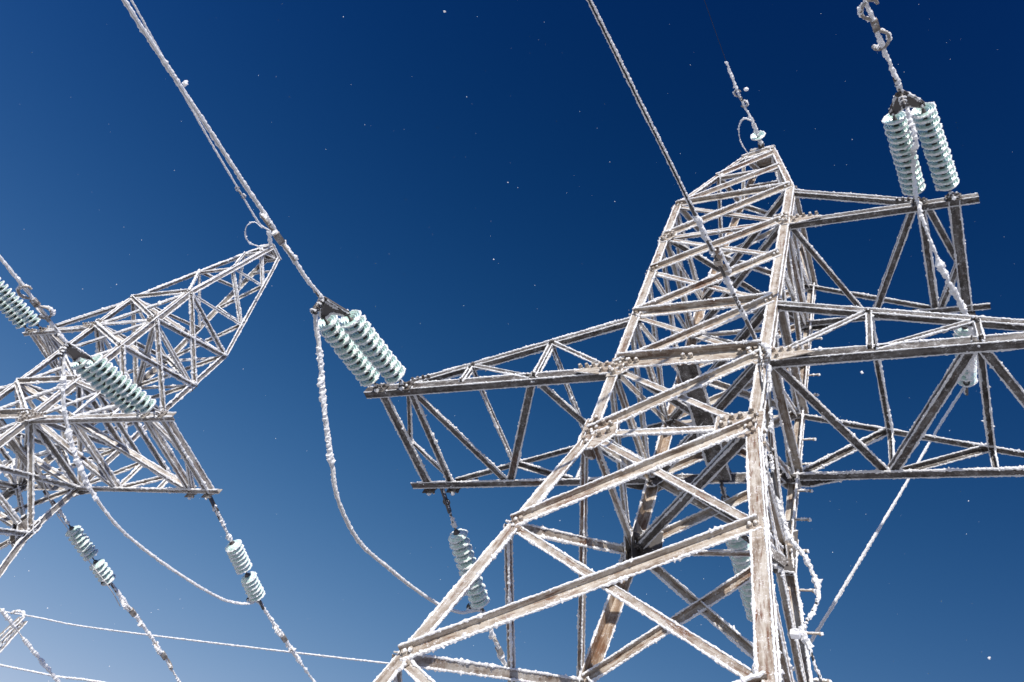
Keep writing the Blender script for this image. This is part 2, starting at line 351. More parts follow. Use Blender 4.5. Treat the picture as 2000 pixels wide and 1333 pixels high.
        for lv in ('z0', 'z1', 'z2', 'z3', 'z4'):
            if lv == 'z1' and abs(n[1]) > .5: continue
            st = 'out' if lv in ('z2', 'z4', 'z1') else ('in' if front else 'low')
            s.bar('horizontal_brace', s.node(L, lv), s.node(R, lv), n, style=st, w=0.10 if lv in ('z2', 'z1') else 0.08, off=0.006)
    def peak(s):
        s.cur = s.mats[:2]; k = dict(w=0.070, bolts=1)
        N = s.node; f = (0, -1, 0.2)
        def pb(a, b_, n, st='out'): s.bar('peak_brace', a, b_, n, style=st, **k)
        pb(N('FL', 'z4'), N('FR', 'p1'), f); pb(N('FL', 'p1'), N('FR', 'p1'), f, 'low'); pb(N('FL', 'p1'), N('FR', 'p2'), f); pb(N('FL', 'p2'), N('FR', 'p2'), f, 'low'); pb(N('FL', 'p2'), N('FR', 'top'), f)
        f = (0, 1, 0.2)
        pb(N('BR', 'z4'), N('BL', 'p1s'), f, 'in'); pb(N('BL', 'p1s'), N('BR', 'p1'), f, 'in'); pb(N('BR', 'p1'), N('BL', 'p2s'), f, 'in'); pb(N('BL', 'p2'), N('BR', 'p2'), f, 'low')
        for F_, B_, sx in (('FR', 'BR', 1), ('FL', 'BL', -1)):
            f = (sx, 0, 0.2)
            pb(N(F_, 'z4'), N(B_, 'p1s'), f, 'in'); pb(N(F_, 'p1'), N(B_, 'p1s'), f, 'low'); pb(N(F_, 'p1'), N(B_, 'p2s'), f, 'in'); pb(N(F_, 'p2'), N(B_, 'p2s'), f, 'low'); pb(N(F_, 'p2'), N(B_, 'top'), f, 'in')
        mb = MB(); h = HW(10.42) + 0.06; z = LV['top']
        for (a, b_, n) in (((-h, -h, z), (h, -h, z), (0, -1, 0)), ((-h, h, z), (h, h, z), (0, 1, 0)), ((-h, -h, z), (-h, h, z), (-1, 0, 0)), ((h, -h, z), (h, h, z), (1, 0, 0))):
            s.member(mb, a, b_, n, style='low', w=0.10)
        plate(mb, [s.T((x, y, z + 0.03)) for x, y in ((-h, -h), (h, -h), (h, h), (-h, h))], s.lin((0, 0, 1)), 0.012, 0)
        s.part(mb, 'peak_cap', s.mats[:2])
    def gusset(s, c, n, pts, bolts, d1=(1, 0, 0), mats=None):
        """plate on the face with normal n: polygon pts (local offsets along face), bolts list"""
        mb = MB(); n = np.array(n, float); c = np.array(c, float); d1 = np.array(d1, float); d2 = np.array([0, 0, 1.])
        N = s.lin(n); poly = [s.T(c + d1 * x + d2 * z) + N * 0.018 for x, z in pts]
        plate(mb, poly, N, 0.012, 0)
        for i in range(len(poly)): frost_path(mb, [poly[i] + N * 0.006, poly[(i + 1) % len(poly)] + N * 0.006], 0.010 * s.fs, 1, s.q, density=0.75)
        for x, z in bolts: bolt(mb, s.T(c + d1 * x + d2 * z) + N * 0.030, N, 0.018, 0.034)
        s.part(mb, 'gusset_plate', mats or s.mats[:2])
    def plan(s, lv, both=True):
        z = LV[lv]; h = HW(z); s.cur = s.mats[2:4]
        s.bar('plan_brace', (-h, h, z - 0.03), (h, -h, z - 0.03), (0, 0, -1), style='low', w=0.10)
        if both: s.bar('plan_brace', (-h, -h, z + 0.05), (h, h, z + 0.05), (0, 0, -1), style='low', w=0.10)
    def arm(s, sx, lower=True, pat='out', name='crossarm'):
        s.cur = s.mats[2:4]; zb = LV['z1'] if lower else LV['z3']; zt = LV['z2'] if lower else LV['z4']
        xt, xa, xe = (4.40, 4.86, 5.18) if lower else (3.05, 3.52, 3.86)
        w = 0.135 if lower else 0.115; mb = MB(); h = 1.0
        for sy in (-1, 1):
            n = (0, sy, 0); y = sy * h
            s.member(mb, (sx * 0.95, y, zb), (sx * xe, y, zb), n, style='low', w=w, w2=w * 0.9)
            s.member(mb, (sx * 0.95, y, zt), (sx * xt, y, zb + 0.09), n, style='low', w=0.09, off=0.004, fr=1.15)
            # pointed splice plate on the chord end and attachment lugs with bolts
            N = s.lin(n)
            for xx in (xt, xa):
                c = s.T((sx * xx, y, zb)) + N * 0.02; X = s.lin((1, 0, 0)); Z = np.array([0, 0, 1.])
                plate(mb, [c - X * 0.09 - Z * 0.11, c + X * 0.09 - Z * 0.11, c + X * 0.09 + Z * 0.05, c - X * 0.09 + Z * 0.05][::1], N, 0.012, 0)
                for bx, bz in ((-.05, -.07), (.05, -.07), (-.05, .0), (.05, .0)): bolt(mb, c + X * bx + Z * bz + N * 0.012, N, 0.016, 0.026)
                blob(mb, c - Z * 0.1 + N * 0.03, 0.03)
            c = s.T((sx * xt, y, zb + 0.1)) + N * 0.01
            for i in range(4): bolt(mb, c - s.lin((sx, 0, -.2)) * (0.05 + 0.07 * i), N, 0.014, 0.035)
            # leg end splice (pointed plate)
            c = (sx * 1.0, y, zb)
            P = [s.T((sx * (1.0 + a), y, zb + b_)) + N * 0.03 for a, b_ in ((-.12, .12), (.25, .10), (.62, -.03), (.2, -.14), (-.12, -.12))]
            m3 = MB(); plate(m3, P, N, 0.012, 0)
            for i in range(5): bolt(m3, s.T((sx * (1.12 + 0.10 * i), y, zb + 0.05)) + N * 0.04, N, 0.016, 0.03)
            for i in range(2): bolt(m3, s.T((sx * (1.05 + 0.12 * i), y, zb - 0.07)) + N * 0.04, N, 0.016, 0.03)
            for i in range(5): frost_path(m3, [P[i] + N * .006, P[(i + 1) % 5] + N * .006], 0.009 * s.fs, 1, s.q, density=.8)
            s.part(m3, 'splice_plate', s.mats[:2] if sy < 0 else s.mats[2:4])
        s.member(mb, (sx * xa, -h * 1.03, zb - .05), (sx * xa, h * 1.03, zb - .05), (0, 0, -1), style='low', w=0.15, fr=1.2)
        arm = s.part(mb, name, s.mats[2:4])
        def wb(a, b_, n, st='in', w=0.105, **k): s.bar('web_brace', a, b_, n, parent=arm, style=st, w=w * (.88 if lower else .8), bolts=1, **k)
        T = lambda x, sy: np.array([sx * x, sy * h, zt + (zb + 0.09 - zt) * (x - 0.95) / (xt - 0.95)])
        Bm = lambda x, sy: np.array([sx * x, sy * h, zb])
        dn = (0, 0, -1)
        if lower:
            a, c = 2.25, 3.45
            for sy in (-1, 1):
                n = (0, sy, 0)
                wb(T(a, sy), Bm(a, sy), n, w=0.07); wb(T(c, sy), Bm(c, sy), n, w=0.07)
                wb(Bm(1.05, sy), T(a, sy), n, w=0.075); wb(Bm(a + .05, sy), T(c, sy), n, w=0.075)
            wb(T(a, -1), T(a, 1), (0, 0, 1), w=0.08, off=-0.02); wb(T(c, -1), T(c, 1), (0, 0, 1), w=0.08, off=-0.02)
            if pat == 'rear':     # diagonal starts on the rear leg
                pts = [(1.05, 1), (2.25, -1), (3.38, 1), (4.36, -1), (4.44, 1)]
            elif pat == 'near':
                pts = [(1.05, -1), (2.22, 1), (3.40, -1), (4.36, 1), (4.44, -1)]
            else:
                pts = [(1.05, -1), (2.25, 1), (2.25, -1), (4.36, 1), (4.36, -1)]
            for (x0, s0), (x1, s1) in zip(pts[:-1], pts[1:]):
                wb(Bm(x0, s0) - np.array([0, 0, .03]), Bm(x1, s1) - np.array([0, 0, .03]), dn, 'low', w=0.125)
            m = Bm(xa - .03, 0.05)
            wb(Bm(xt, -.95), m, dn, 'low', w=0.075); wb(m, Bm(xt, .95), dn, 'low', w=0.075)
        else:
            pts = [(1.05, -1), (2.0, 1)]; wb(Bm(1.05, -1), Bm(2.02, 1), dn, 'low', w=0.11); wb(Bm(2.1, 1), Bm(2.98, -1), dn, 'low', w=0.12)
            wb(Bm(3.06, -1), Bm(3.06, 1), dn, 'low', w=0.13)
            m = Bm(xa - .03, 0.15); wb(Bm(3.14, -.95), m, dn, 'low', w=0.12); wb(m, Bm(3.14, .95), dn, 'low', w=0.10)
        return arm
    def build(s, arms):
        s.legs = {}
        for k in SG: s.leg(k)
        s.face('FL', 'FR', (0, -1, 0)); s.face('BL', 'BR', (0, 1, 0)); s.face('FL', 'BL', (-1, 0, 0)); s.face('FR', 'BR', (1, 0, 0))
        s.peak()
        for lv, both in (('z0', True), ('z1', True), ('z2', False), ('z3', True), ('z4', False)): s.plan(lv, both)
        # gusset plates at the waist and at the crossarm levels
        for leg in SG:
            sx, sy = SG[leg]
            for lv, k in (('z0', 1.0), ('z1', .7), ('z3', .6)):
                p = s.node(leg, lv); p[0] = sx * HW(p[2])
                bl = [(-sx * x, z) for x, z in ((-.02, .14), (-.02, .0), (-.02, -.14), (.16, .14), (.16, -.06), (.26, .12), (.26, 0), (.04, .22), (.04, -.2))]
                pg = [(-sx * x * k, z * k) for x, z in ((-.10, .25), (.32, .22), (.36, -.04), (.14, -.27), (-.10, -.30))]
                if leg == 'FR' and lv == 'z0': pg = [(-sx * x, z) for x, z in ((-.10, .24), (.44, .18), (.44, -.14), (.36, -.19), (-.10, -.22))]; bl = bl + [(-.36, .1), (-.36, 0), (-.02, .07), (-.02, -.07)]
                s.gusset(p, (0, sy, 0), pg, [(x * k, z * k) for x, z in bl])
                if sy > 0 and lv in ('z0', 'z1'):
                    kk = 1.15 if lv == 'z0' else .95
                    s.gusset(p + [0, -.05, 0], (0, -1, 0), [(x * kk, z * kk) for x, z in pg], [(x * .8, z * .8) for x, z in bl[2:]], mats=[M_DARK, M_RIME])
                    if lv == 'z0': s.gusset(p + [-sx * .05, 0, 0], (-sx, 0, 0), [(-sy * x, z) for x, z in ((-.05, .26), (.34, .22), (.36, -.08), (.14, -.3), (-.05, -.32))], [(-sy * x, z) for x, z in ((.06, .14), (.06, -.12), (.2, .1), (.2, -.08), (.28, .02))], d1=(0, 1, 0), mats=[M_DARK, M_RIME])
                if k == 1.0:
                    s.gusset(p, (sx, 0, 0), [(-sy * x, z) for x, z in ((-.06, .22), (.30, .20), (.34, -.06), (.12, -.25), (-.06, -.28))], [(-sy * x, z) for x, z in ((.02, .12), (.02, -.1), (.16, .1), (.2, -.06))], d1=(0, 1, 0))
        # heavy double channel across the near and rear faces plus the wide centre beam
        s.cur = s.mats[:2]
        for sy in (-1, 1):
            mb = MB(); z = LV['z1']
            s.member(mb, (-.98, sy * 1.0, z + .05), (.98, sy * 1.0, z + .05), (0, sy, 0), style='out', w=0.19, off=0.035, w2=0.12)
            N = s.lin((0, sy, 0))
            for x in (-.05, .05, -.8, -.7, .7, .8): bolt(mb, s.T((x, sy * 1.0, z + .06)) + N * 0.05, N, 0.018, 0.03)
            plate(mb, [s.T((x, sy, z + zz)) + N * 0.03 for x, zz in ((-.14, .1), (.14, .1), (.06, .26), (-.06, .26))], N, 0.012, 0)
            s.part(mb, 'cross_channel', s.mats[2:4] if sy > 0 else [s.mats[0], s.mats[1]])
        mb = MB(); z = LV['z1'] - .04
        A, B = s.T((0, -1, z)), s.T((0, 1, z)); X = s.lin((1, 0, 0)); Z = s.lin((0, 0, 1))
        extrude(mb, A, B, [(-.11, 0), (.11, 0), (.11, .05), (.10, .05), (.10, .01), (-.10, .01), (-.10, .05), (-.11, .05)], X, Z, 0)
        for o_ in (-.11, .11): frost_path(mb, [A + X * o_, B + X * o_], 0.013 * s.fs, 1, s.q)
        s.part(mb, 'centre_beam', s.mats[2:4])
        for sx, lower, pat in arms: s.arm(sx, lower, pat)

TA = Tower('a', lambda P: U(P), 'large weathered tan lattice pylon edged with rime, nearest and rightmost, filling the right half', -9.0, [M_BODY, M_RIME, M_ARM, M_RIME], 0.014, 1.0)
TA.build([(-1, True, 'rear'), (1, True, 'near'), (1, False, '')])
BB = (-15.698, 0.4563, 0.6728, 0.0448); bc, bs = math.cos(BB[3]), math.sin(BB[3])
def tb(P):
    X, Y, Z = P; X = -X
    return U((BB[0] + bc * X - bs * Y, BB[1] + bs * X + bc * Y, BB[2] + Z))
def tbl(P):
    X, Y, Z = P; X = -X
    return np.array((BB[0] + bc * X - bs * Y, BB[1] + bs * X + bc * Y, BB[2] + Z))
TB = Tower('b', tb, 'paler grey lattice pylon coated in rime, further off and cut by the left edge', -9.67, [M_FAR, M_RIME, M_FAR, M_RIME], 0.03, 1.25)
TB.build([(-1, True, 'b'), (1, True, 'near'), (1, False, '')])
#BEGIN_DETAILS
# ---------------------------------------------------------------- insulators
def disc_mesh():
    mb = MB(); prof = [(0.0, 0.062), (0.024, 0.060), (0.033, 0.050), (0.036, 0.026), (0.048, 0.018)]
    glass = [(0.046, 0.018), (0.075, 0.010), (0.108, -0.008), (0.126, -0.026), (0.1285, -0.044), (0.122, -0.048), (0.112, -0.024), (0.100, -0.020), (0.096, -0.040), (0.090, -0.040), (0.086, -0.018), (0.070, -0.014), (0.066, -0.036), (0.060, -0.036), (0.055, -0.010), (0.03, -0.008)]
    pin = [(0.030, -0.010), (0.024, -0.030), (0.016, -0.034), (0.014, -0.068), (0.0, -0.068)]
    K = 22
    def lathe(pr, mat, nz=0.0):
        pr = np.array(pr); a = np.arange(K) * 2 * math.pi / K; j = 1 + nz * (rng.rand(K) - 0.5)
        V = np.stack([pr[:, 0][:, None] * np.cos(a) * j, pr[:, 0][:, None] * np.sin(a) * j, np.repeat(pr[:, 1][:, None], K, 1)], -1).reshape(-1, 3)
        i = np.arange(len(pr) - 1)[:, None] * K; jj = np.arange(K)[None]; j2 = (jj + 1) % K
        mb.add(V, np.stack([i + jj, i + j2, i + j2 + K, i + jj + K], -1).reshape(-1, 4), mat, None, True)
    lathe(prof, 1); lathe(glass, 0); lathe(pin, 1)
    a = np.linspace(0, 2 * math.pi, 60)
    # rime beard around the rim and crumbs on the shell
    frost_path(mb, np.stack([0.127 * np.cos(a), 0.127 * np.sin(a), 0 * a - 0.038], 1), 0.0118, 2, 0.013, 6, 0.95, 0.8)
    frost_path(mb, np.stack([0.095 * np.cos(a), 0.095 * np.sin(a), 0 * a - 0.002], 1), 0.0085, 2, 0.014, 5, 0.7, 0.8)
    o = mb.build('insulator_disc', [M_GLASS, M_DARK, M_RIME]); me = o.data; bpy.data.objects.remove(o); return me
DISCS = [disc_mesh() for _ in range(3)]
def orient(z):
    z = nrm(z); x = nrm(np.cross(z, [0.12, 0.35, 0.93])); y = np.cross(z, x)
    return Matrix(((x[0], y[0], z[0]), (x[1], y[1], z[1]), (x[2], y[2], z[2]))).to_4x4()
def place_disc(root_loc, P, ax, parent):
    c = bpy.data.objects.new('insulator_disc', random.choice(DISCS)); sc.collection.objects.link(c); c.parent = parent
    tilt = Matrix.Rotation(rng.randn() * 0.035, 4, 'X') @ Matrix.Rotation(rng.rand() * 6.28, 4, 'Z')
    c.matrix_basis = Matrix.Translation(Vector([float(x) for x in (np.asarray(P) - root_loc)])) @ orient(ax) @ tilt
def string_part(root, A, B, n, lead0, lead1, gap=None):
    """one string of n discs from tower point A to live point B (world); bell side faces the live end"""
    loc = np.array(root.location); ax = nrm(B - A); Lg = np.linalg.norm(B - A); mb = MB()
    side = nrm(np.cross(ax, [0, 0, 1]))
    # shackle and link fittings at the tower end
    box(mb, A + ax * lead0 * 0.25, ax, side, np.cross(ax, side), lead0 * 0.3, 0.012, 0.03, 0)
    tube(mb, [A, A + ax * lead0], 0.014, 0, 8, 0.03); tube(mb, [B - ax * lead1, B], 0.014, 0, 8, 0.03)
    lp = A + ax * lead0 * 0.3; a = np.linspace(0, 2 * math.pi, 14)
    tube(mb, np.array([lp + 0.045 * (np.cos(t) * ax + np.sin(t) * side) for t in a]), 0.011, 0, 6, 0.012)
    frost_path(mb, [A, A + ax * (lead0 - 0.03)], 0.030 if lead0 > .3 else .024, 1, 0.016, 7, 0.92, 0.9)
    frost_path(mb, [B - ax * (lead1 - 0.02), B], 0.018, 1, 0.016, 7, 0.7, 0.8)
    D0, D1 = lead0, Lg - lead1
    body = D1 - D0; g = 0.0 if gap is None else 0.14; pitch = (body - g) / n
    tube(mb, [A + ax * D0, A + ax * D1], 0.011, 0, 6, 0.1)
    o = mb.build('insulator_string', [M_DARK, M_RIME], root, origin=loc)
    for i in range(n):
        d = D0 + pitch * (i + 0.5) + (g if gap is not None and i >= gap else 0)
        place_disc(loc, A + ax * d, -ax, o)
    return o
def clamp_part(root, P, d, down, name='tension_clamp'):
    """bolted strain clamp: curved body with U bolts, jumper leaves along `down`"""
    loc = np.array(root.location); mb = MB(); d = nrm(d); s_ = nrm(np.cross(d, down))
    pts = spline([P - d * 0.02, P + d * 0.10, P + d * 0.22], 6); tube(mb, pts, 0.024, 0, 8, 0.02)
    pts = spline([P, P + nrm(down) * 0.10 + d * 0.02, P + nrm(down) * 0.20], 5); tube(mb, pts, 0.026, 0, 8, 0.02)
    for i in range(4):
        c = P + nrm(down) * (0.03 + 0.05 * i); a = np.linspace(0, 2 * math.pi, 12); dd = nrm(down); e1 = s_; e2 = np.cross(dd, e1)
        R = np.array([c + 0.038 * (math.cos(t) * e1 + math.sin(t) * e2) for t in a]); tube(mb, R, 0.008, 0, 5, 0.012); frost_path(mb, R[:8], 0.013, 1, 0.014, 6, 0.9)
    frost_path(mb, [P + s_ * 0.02, P + d * 0.22 + s_ * 0.015], 0.02, 1, 0.016)
    return mb.build(name, [M_DARK, M_RIME], root, origin=loc)
def yoke_part(root, A, B, C):
    loc = np.array(root.location); mb = MB(); n = nrm(np.cross(B - A, C - A)); e = nrm(B - A); f = nrm(C - (A + B) / 2)
    poly = [A - e * 0.035 - f * 0.02, A - e * 0.03 + f * 0.05, C - e * 0.05 + f * 0.03, C + e * 0.05 + f * 0.03, B + e * 0.03 + f * 0.05, B + e * 0.035 - f * 0.02, (A + B) / 2 - f * 0.005]
    # concave lower edge: split into two convex plates
    m = (A + B) / 2 + f * 0.045
    plate(mb, [A - e * 0.035 - f * 0.03, A + e * 0.03 - f * 0.03, m, C + e * 0.0 + f * 0.04, C - e * 0.05 + f * 0.03, A - e * 0.04 + f * 0.03], n, 0.014, 0)
    plate(mb, [B + e * 0.035 - f * 0.03, B + e * 0.04 + f * 0.03, C + e * 0.05 + f * 0.03, C + f * 0.04, m, B - e * 0.03 - f * 0.03][::-1], -n, -0.014, 0)
    frost_path(mb, [A * .8 + C * .2 - n * .006, C - n * .006, B * .8 + C * .2 - n * .006], .012, 1, .014, 6, .6)
    for X_, Y_ in ((A - e * .04, C - e * .05), (B + e * .04, C + e * .05), (A + e * .03 - f * .03, m), (m, B - e * .03 - f * .03)): frost_path(mb, [X_, Y_], 0.017, 1, 0.014, 6, 0.95)
    for q in (A, B, C): bolt(mb, q + n * 0.014, n, 0.016, 0.02); bolt(mb, q, -n, 0.016, 0.02)
    return mb.build('yoke_plate', [M_DARK, M_RIME], root, origin=loc)
def double_string(P0, P1, Y0, Y1, C, n, label, jdir, T=U):
    P0, P1, Y0, Y1, C, J = [np.asarray(T(p)) for p in (P0, P1, Y0, Y1, C, jdir)]
    root = empty('double_insulator_string', (P0 + P1) / 2, label, 'insulator', 'double strain insulator strings')
    string_part(root, P0, Y0, n, 0.15, 0.07); string_part(root, P1, Y1, n, 0.15, 0.07)
    yoke_part(root, Y0, Y1, C); clamp_part(root, C, C - (Y0 + Y1) / 2, J - C); return root
def single_string(P0, P1, n, label, T=U, gap=None, lead0=0.35, jd=(0, 0, -1)):
    P0, P1 = np.asarray(T(P0)), np.asarray(T(P1)); root = empty('insulator_string_assembly', P0, label, 'insulator', 'single strain insulator strings')
    string_part(root, P0, P1, n, lead0, 0.08, gap); clamp_part(root, P1, P1 - P0, np.array(jd, float) * 0.2); return root

FAR = -70.0
def catenary_ext(p0, d, slope_gain, end_y, step=1.5):
    """continue a wire from p0 along direction d (local units), curving up by slope_gain per unit"""
    pts = []; p = np.array(p0, float); d = np.array(d, float) / abs(d[1]); sg = np.sign(d[1]); y = 0
    while sg * p[1] < abs(end_y):
        p = p + d * step; d[2] += slope_gain * step; pts.append(p.copy())
    return pts
def wire(name, pts, r, label, cat, frost_r, T=U, density=1.0, ds=0.02, base=None, sides=6, far_ds=None, group=None, even=False):
    W = np.array([T(p) for p in pts]); W = spline(W, 8) if len(W) > 2 else W
    mb = MB(); tube(mb, W, r, 0, 6, max(0.1, ds * 4), True)
    if frost_r and even:     # fine rime ridges along both sides, the strand shows between them
        T_, A_, B_ = frames(W); H = np.cross(T_, [0, 0, 1.0]); H /= np.linalg.norm(H, axis=1)[:, None] + 1e-9
        V_ = np.cross(H, T_)
        for hx, vx, k_ in ((1, .2, 1.0), (-1, .1, 1.0), (0.1, 1, .8)): frost_path(mb, W + (H * hx + V_ * vx) * (r * 0.75 + frost_r * 0.18), frost_r * 0.52 * k_, 1, ds, sides, density, 0.8, True)
    elif frost_r: frost_path(mb, W, frost_r, 1, ds, sides, density, 0.8)
    o = mb.build(name, [base or M_ALU, M_RIME]); return tag(o, label, cat, group)
def damper(P, d, n, label, size=1.0, T=U):
    size *= 1.2
    """frosted S shaped damper: two hooks on opposite sides of the wire"""
    P = np.asarray(T(P)); d = nrm(d); side = nrm(n); mb = MB(); h = 0.17 * size
    for sg in (-1, 1):
        c = P + d * sg * h * 0.75
        arc = [c - side * sg * 0.02 - d * sg * h * 0.35, c - side * sg * 0.075 * size + d * sg * h * 0.05, c - side * sg * 0.065 * size + d * sg * h * 0.5, c + d * sg * h * 0.68, c + side * sg * 0.06 * size + d * sg * h * 0.5, c + side * sg * 0.07 * size + d * sg * h * 0.25]
        A = spline(arc, 6); tube(mb, A, 0.015 * size, 0, 8, 0.02)
        off = np.cross(d, side) * 0.012 + side * (-sg) * 0.008
        frost_path(mb, A + off * 1.1, 0.020 * size, 1, 0.012, 7, 0.95, 0.8)
    box(mb, P, d, side, np.cross(d, side), 0.05 * size, 0.03 * size, 0.03 * size, 0); frost_path(mb, [P - d * 0.1, P + d * 0.1], 0.022 * size, 1, 0.014)
    o = mb.build('vibration_damper', [M_FAR, M_RIME], None, origin=P); o.location = Vector([float(x) for x in P])
    return tag(o, label, 'damper', 'vibration dampers on the conductors')
camU = np.asarray(cw, float)
def perp(P, d, T=U):   # a side direction for hooks, across the wire and roughly level
    return nrm(np.cross(nrm(d), [0, 0, 1]) + 0.0)

C1PTS = [(-4.6, -3.3, .68), (-4.6, -3.83, .60), (-4.6, -4.29, .555), (-4.6, -4.8, .475), (-4.6, -5.69, .36), (-4.6, -6.68, .22), (-4.6, -7.23, .15)]
GWB = [(-15.32, -.68, 10.92), (-15.28, -1.79, 10.79), (-15.15, -3.92, 10.53), (-14.94, -6.29, 10.25), (-14.81, -7.61, 10.09)]
# --- near tower, left arm, near side
double_string((-4.40, -1.03, 1.26), (-4.86, -1.03, 1.24), (-4.42, -2.62, .86), (-4.83, -2.62, .86), (-4.62, -2.92, .79), 11, 'greenish glass double insulator string at the tip of the tan pylon\'s left arm', (-4.66, -2.85, .45))
c1 = C1PTS
c1 += catenary_ext(c1[-1], (0, -1, -.125), .0028, 70)
wire('conductor', [(-4.62, -2.92, .79)] + c1, 0.012, 'thick rime coated conductor from the tan pylon\'s left arm to the top left corner', 'wire', 0.023, even=True, group='live conductors')
d1 = U((-4.6, -4.4, .5)) - U((-4.6, -3.4, .7)); 
damper((-4.6, -4.02, .565), d1, np.array([0.75, .2, -.6]), 'frosted hook shaped damper beside the peak of the grey pylon', 1.0)
# rear side of the left arm
single_string((-4.63, 1.05, 1.25), (-4.60, 3.30, .80), 11, 'green glass insulator string under the tan pylon\'s left arm, crossed by its front leg', lead0=0.62, jd=(-.7, -.4, -.25))
c2 = [(-4.60, 3.55, .77), (-4.6, 4.40, .71), (-4.6, 6, .64), (-4.6, 9, .6)] + catenary_ext((-4.6, 9, .6), (0, 1, -.01), .003, 60)
wire('conductor', [(-4.6, 3.3, .8)] + c2, 0.012, 'rime coated conductor below the left arm, passing behind the tan pylon\'s front leg', 'wire', 0.028, group='live conductors')
dd = U((-4.6, 5, .68)) - U((-4.6, 4, .74))
damper((-4.6, 4.28, .715), dd, (0.8, 0, -.6), 'frosted damper hanging in the gap beside the thin brace at the bottom centre', 1.0)
# jumper loop
J1 = [(-4.66, -2.86, .74), (-4.7, -2.8, .62), (-4.7, -2.28, .33), (-4.7, -1.72, -.02), (-4.7, -1.06, -.35), (-4.7, -.55, -.58), (-4.7, .18, -.62), (-4.7, .97, -.40), (-4.7, 1.70, -.16), (-4.7, 2.41, .12), (-4.7, 2.95, .42), (-4.68, 3.15, .60), (-4.62, 3.30, .76)]
j = wire('jumper_cable', J1, 0.017, 'long frosted jumper loop hanging in open sky below the tan pylon\'s left arm', 'jumper', 0.0215, density=1.0, even=True, group='jumper loops')
mb = MB(); W = spline([U(p) for p in J1], 8)
frost_path(mb, W[14:34], 0.029, 0, 0.02, 7, 0.85, 0.9); q = mb.build('rime_clump', [M_RIME], j, origin=(0, 0, 0))
# --- near tower, upper right arm
double_string((3.02, -1.03, 4.95), (3.50, -1.03, 4.93), (2.86, -2.66, 4.64), (3.24, -2.70, 4.63), (3.00, -2.93, 4.58), 13, 'pale green double insulator string standing on the upper right arm', (3.05, -2.7, 4.2))
c3 = [(2.96, -3.2, 4.52), (2.82, -3.86, 4.37), (2.78, -4.16, 4.30), (2.73, -4.39, 4.25), (2.55, -5.5, 4.03)] + catenary_ext((2.55, -5.5, 4.03), (-.14, -1, -.19), .0028, 70)
wire('conductor', [(3.0, -2.93, 4.58)] + c3, 0.013, 'rime coated conductor leaving the frame at the top right corner', 'wire', 0.026, group='live conductors')
dd = U((2.78, -4.16, 4.30)) - U((2.82, -3.86, 4.37))
damper((2.805, -4.02, 4.33), dd, np.array([.9, -.3, .1]), 'frosted hook shaped damper at the top right corner', 1.0)
P_end = (3.40, 3.05, 5.75)
single_string((3.48, 1.05, 4.93), (3.39, 2.75, 5.30), 9, 'frosted insulator string seen end on behind the right lower arm', lead0=0.2, jd=(0, -.5, -.5))
J2 = [(3.02, -2.88, 4.50), (3.06, -2.70, 4.32), (3.10, -2.35, 4.10)]
def rp(u, v, Y):
    q = ray(u, v); return CP + q * ((Y - CP[1]) / q[1])
for (u, v, Y) in ((1783, 300, -1.95), (1790, 385, -1.45), (1815, 465, -.95), (1845, 535, -.45), (1872, 585, 0.0), (1888, 620, .4), (1903, 662, 1.0), (1900, 705, 1.8)): J2.append(tuple(rp(u, v, Y)))
J2.append((3.39, 2.72, 5.28))
j = wire('jumper_cable', J2, 0.014, 'thickly frosted jumper cable dropping past the upper right arm', 'jumper', 0.024, group='jumper loops')
W = spline([U(p) for p in J2], 8)
for i0, i1, rr in ((44, 84, .036), (6, 16, .029)):
    mb = MB(); frost_path(mb, W[i0:i1], rr, 0, 0.018, 7, 0.95, 0.8); mb.build('rime_clump', [M_RIME], j, origin=(0, 0, 0))
J3 = [(3.39, 2.75, 5.30)] + [tuple(rp(u, v, Y)) for u, v, Y in ((1835, 832, 2.9), (1770, 945, 3.0), (1680, 1095, 3.2), (1595, 1235, 3.5), (1545, 1310, 3.8))] + [(0.02, 4.2, 1.05)]
wire('jumper_cable', J3, 0.013, 'straight rime coated cable slanting down below the right arm', 'jumper', 0.019, even=True, group='jumper loops')
# --- centre rear string of the near tower
single_string((0, 1.05, 1.22), (0, 3.62, 1.08), 13, 'green glass insulator string hanging behind the tan pylon\'s right front leg', lead0=0.62, jd=(.4, -.5, -.3))
wire('conductor', [(0, 3.62, 1.08), (0, 4.6, 1.05), (0, 7, .98), (0, 10, .95)] + catenary_ext((0, 10, .95), (0, 1, -.01), .003, 60), 0.012, 'frosted conductor going down behind the tan pylon\'s right front leg', 'wire', 0.022, ds=0.03, group='live conductors')
# --- ground wire at the near peak
root = empty('earth_wire_fitting', U((0, -.1, 10.5)), 'frosted single disc and clamp on top of the tan pylon peak', 'insulator')
gA = U((-.01, -.34, 10.46)); gB = U((-.03, -.95, 10.30)); mb = MB()
tube(mb, [gA, gB], 0.016, 0, 8, 0.03); frost_path(mb, [gA, gB], 0.03, 1, 0.016, 7, .9, .8)
box(mb, gA, np.array([1., 0, 0]), np.array([0, 1., 0]), np.array([0, 0, 1.]), .05, .05, .03, 0); blob(mb, gA + [0, 0, .04], .05)
mb.build('clamp_rod', [M_DARK, M_RIME], root, origin=np.array(root.location)); place_disc(np.array(root.location), gA * .62 + gB * .38, gA - gB, root)
GW = [(-.03, -.95, 10.30), (-.18, -1.64, 10.19), (-.28, -2.52, 10.08)]
wire('earth_wire', GW, 0.007, 'frosted end of the earth wire tied to the tan pylon peak', 'wire', 0.026, ds=0.016)
wire('earth_wire', [GW[-1], (-.40, -3.91, 9.92), (-.58, -6, 9.7)] + catenary_ext((-.58, -6, 9.7), (-.1, -1, -.1), .0028, 70), 0.0045, 'thin bare dark wire rising from the tan pylon peak to the top edge', 'wire', 0.008, density=0.12, ds=0.02, base=M_CABLE)
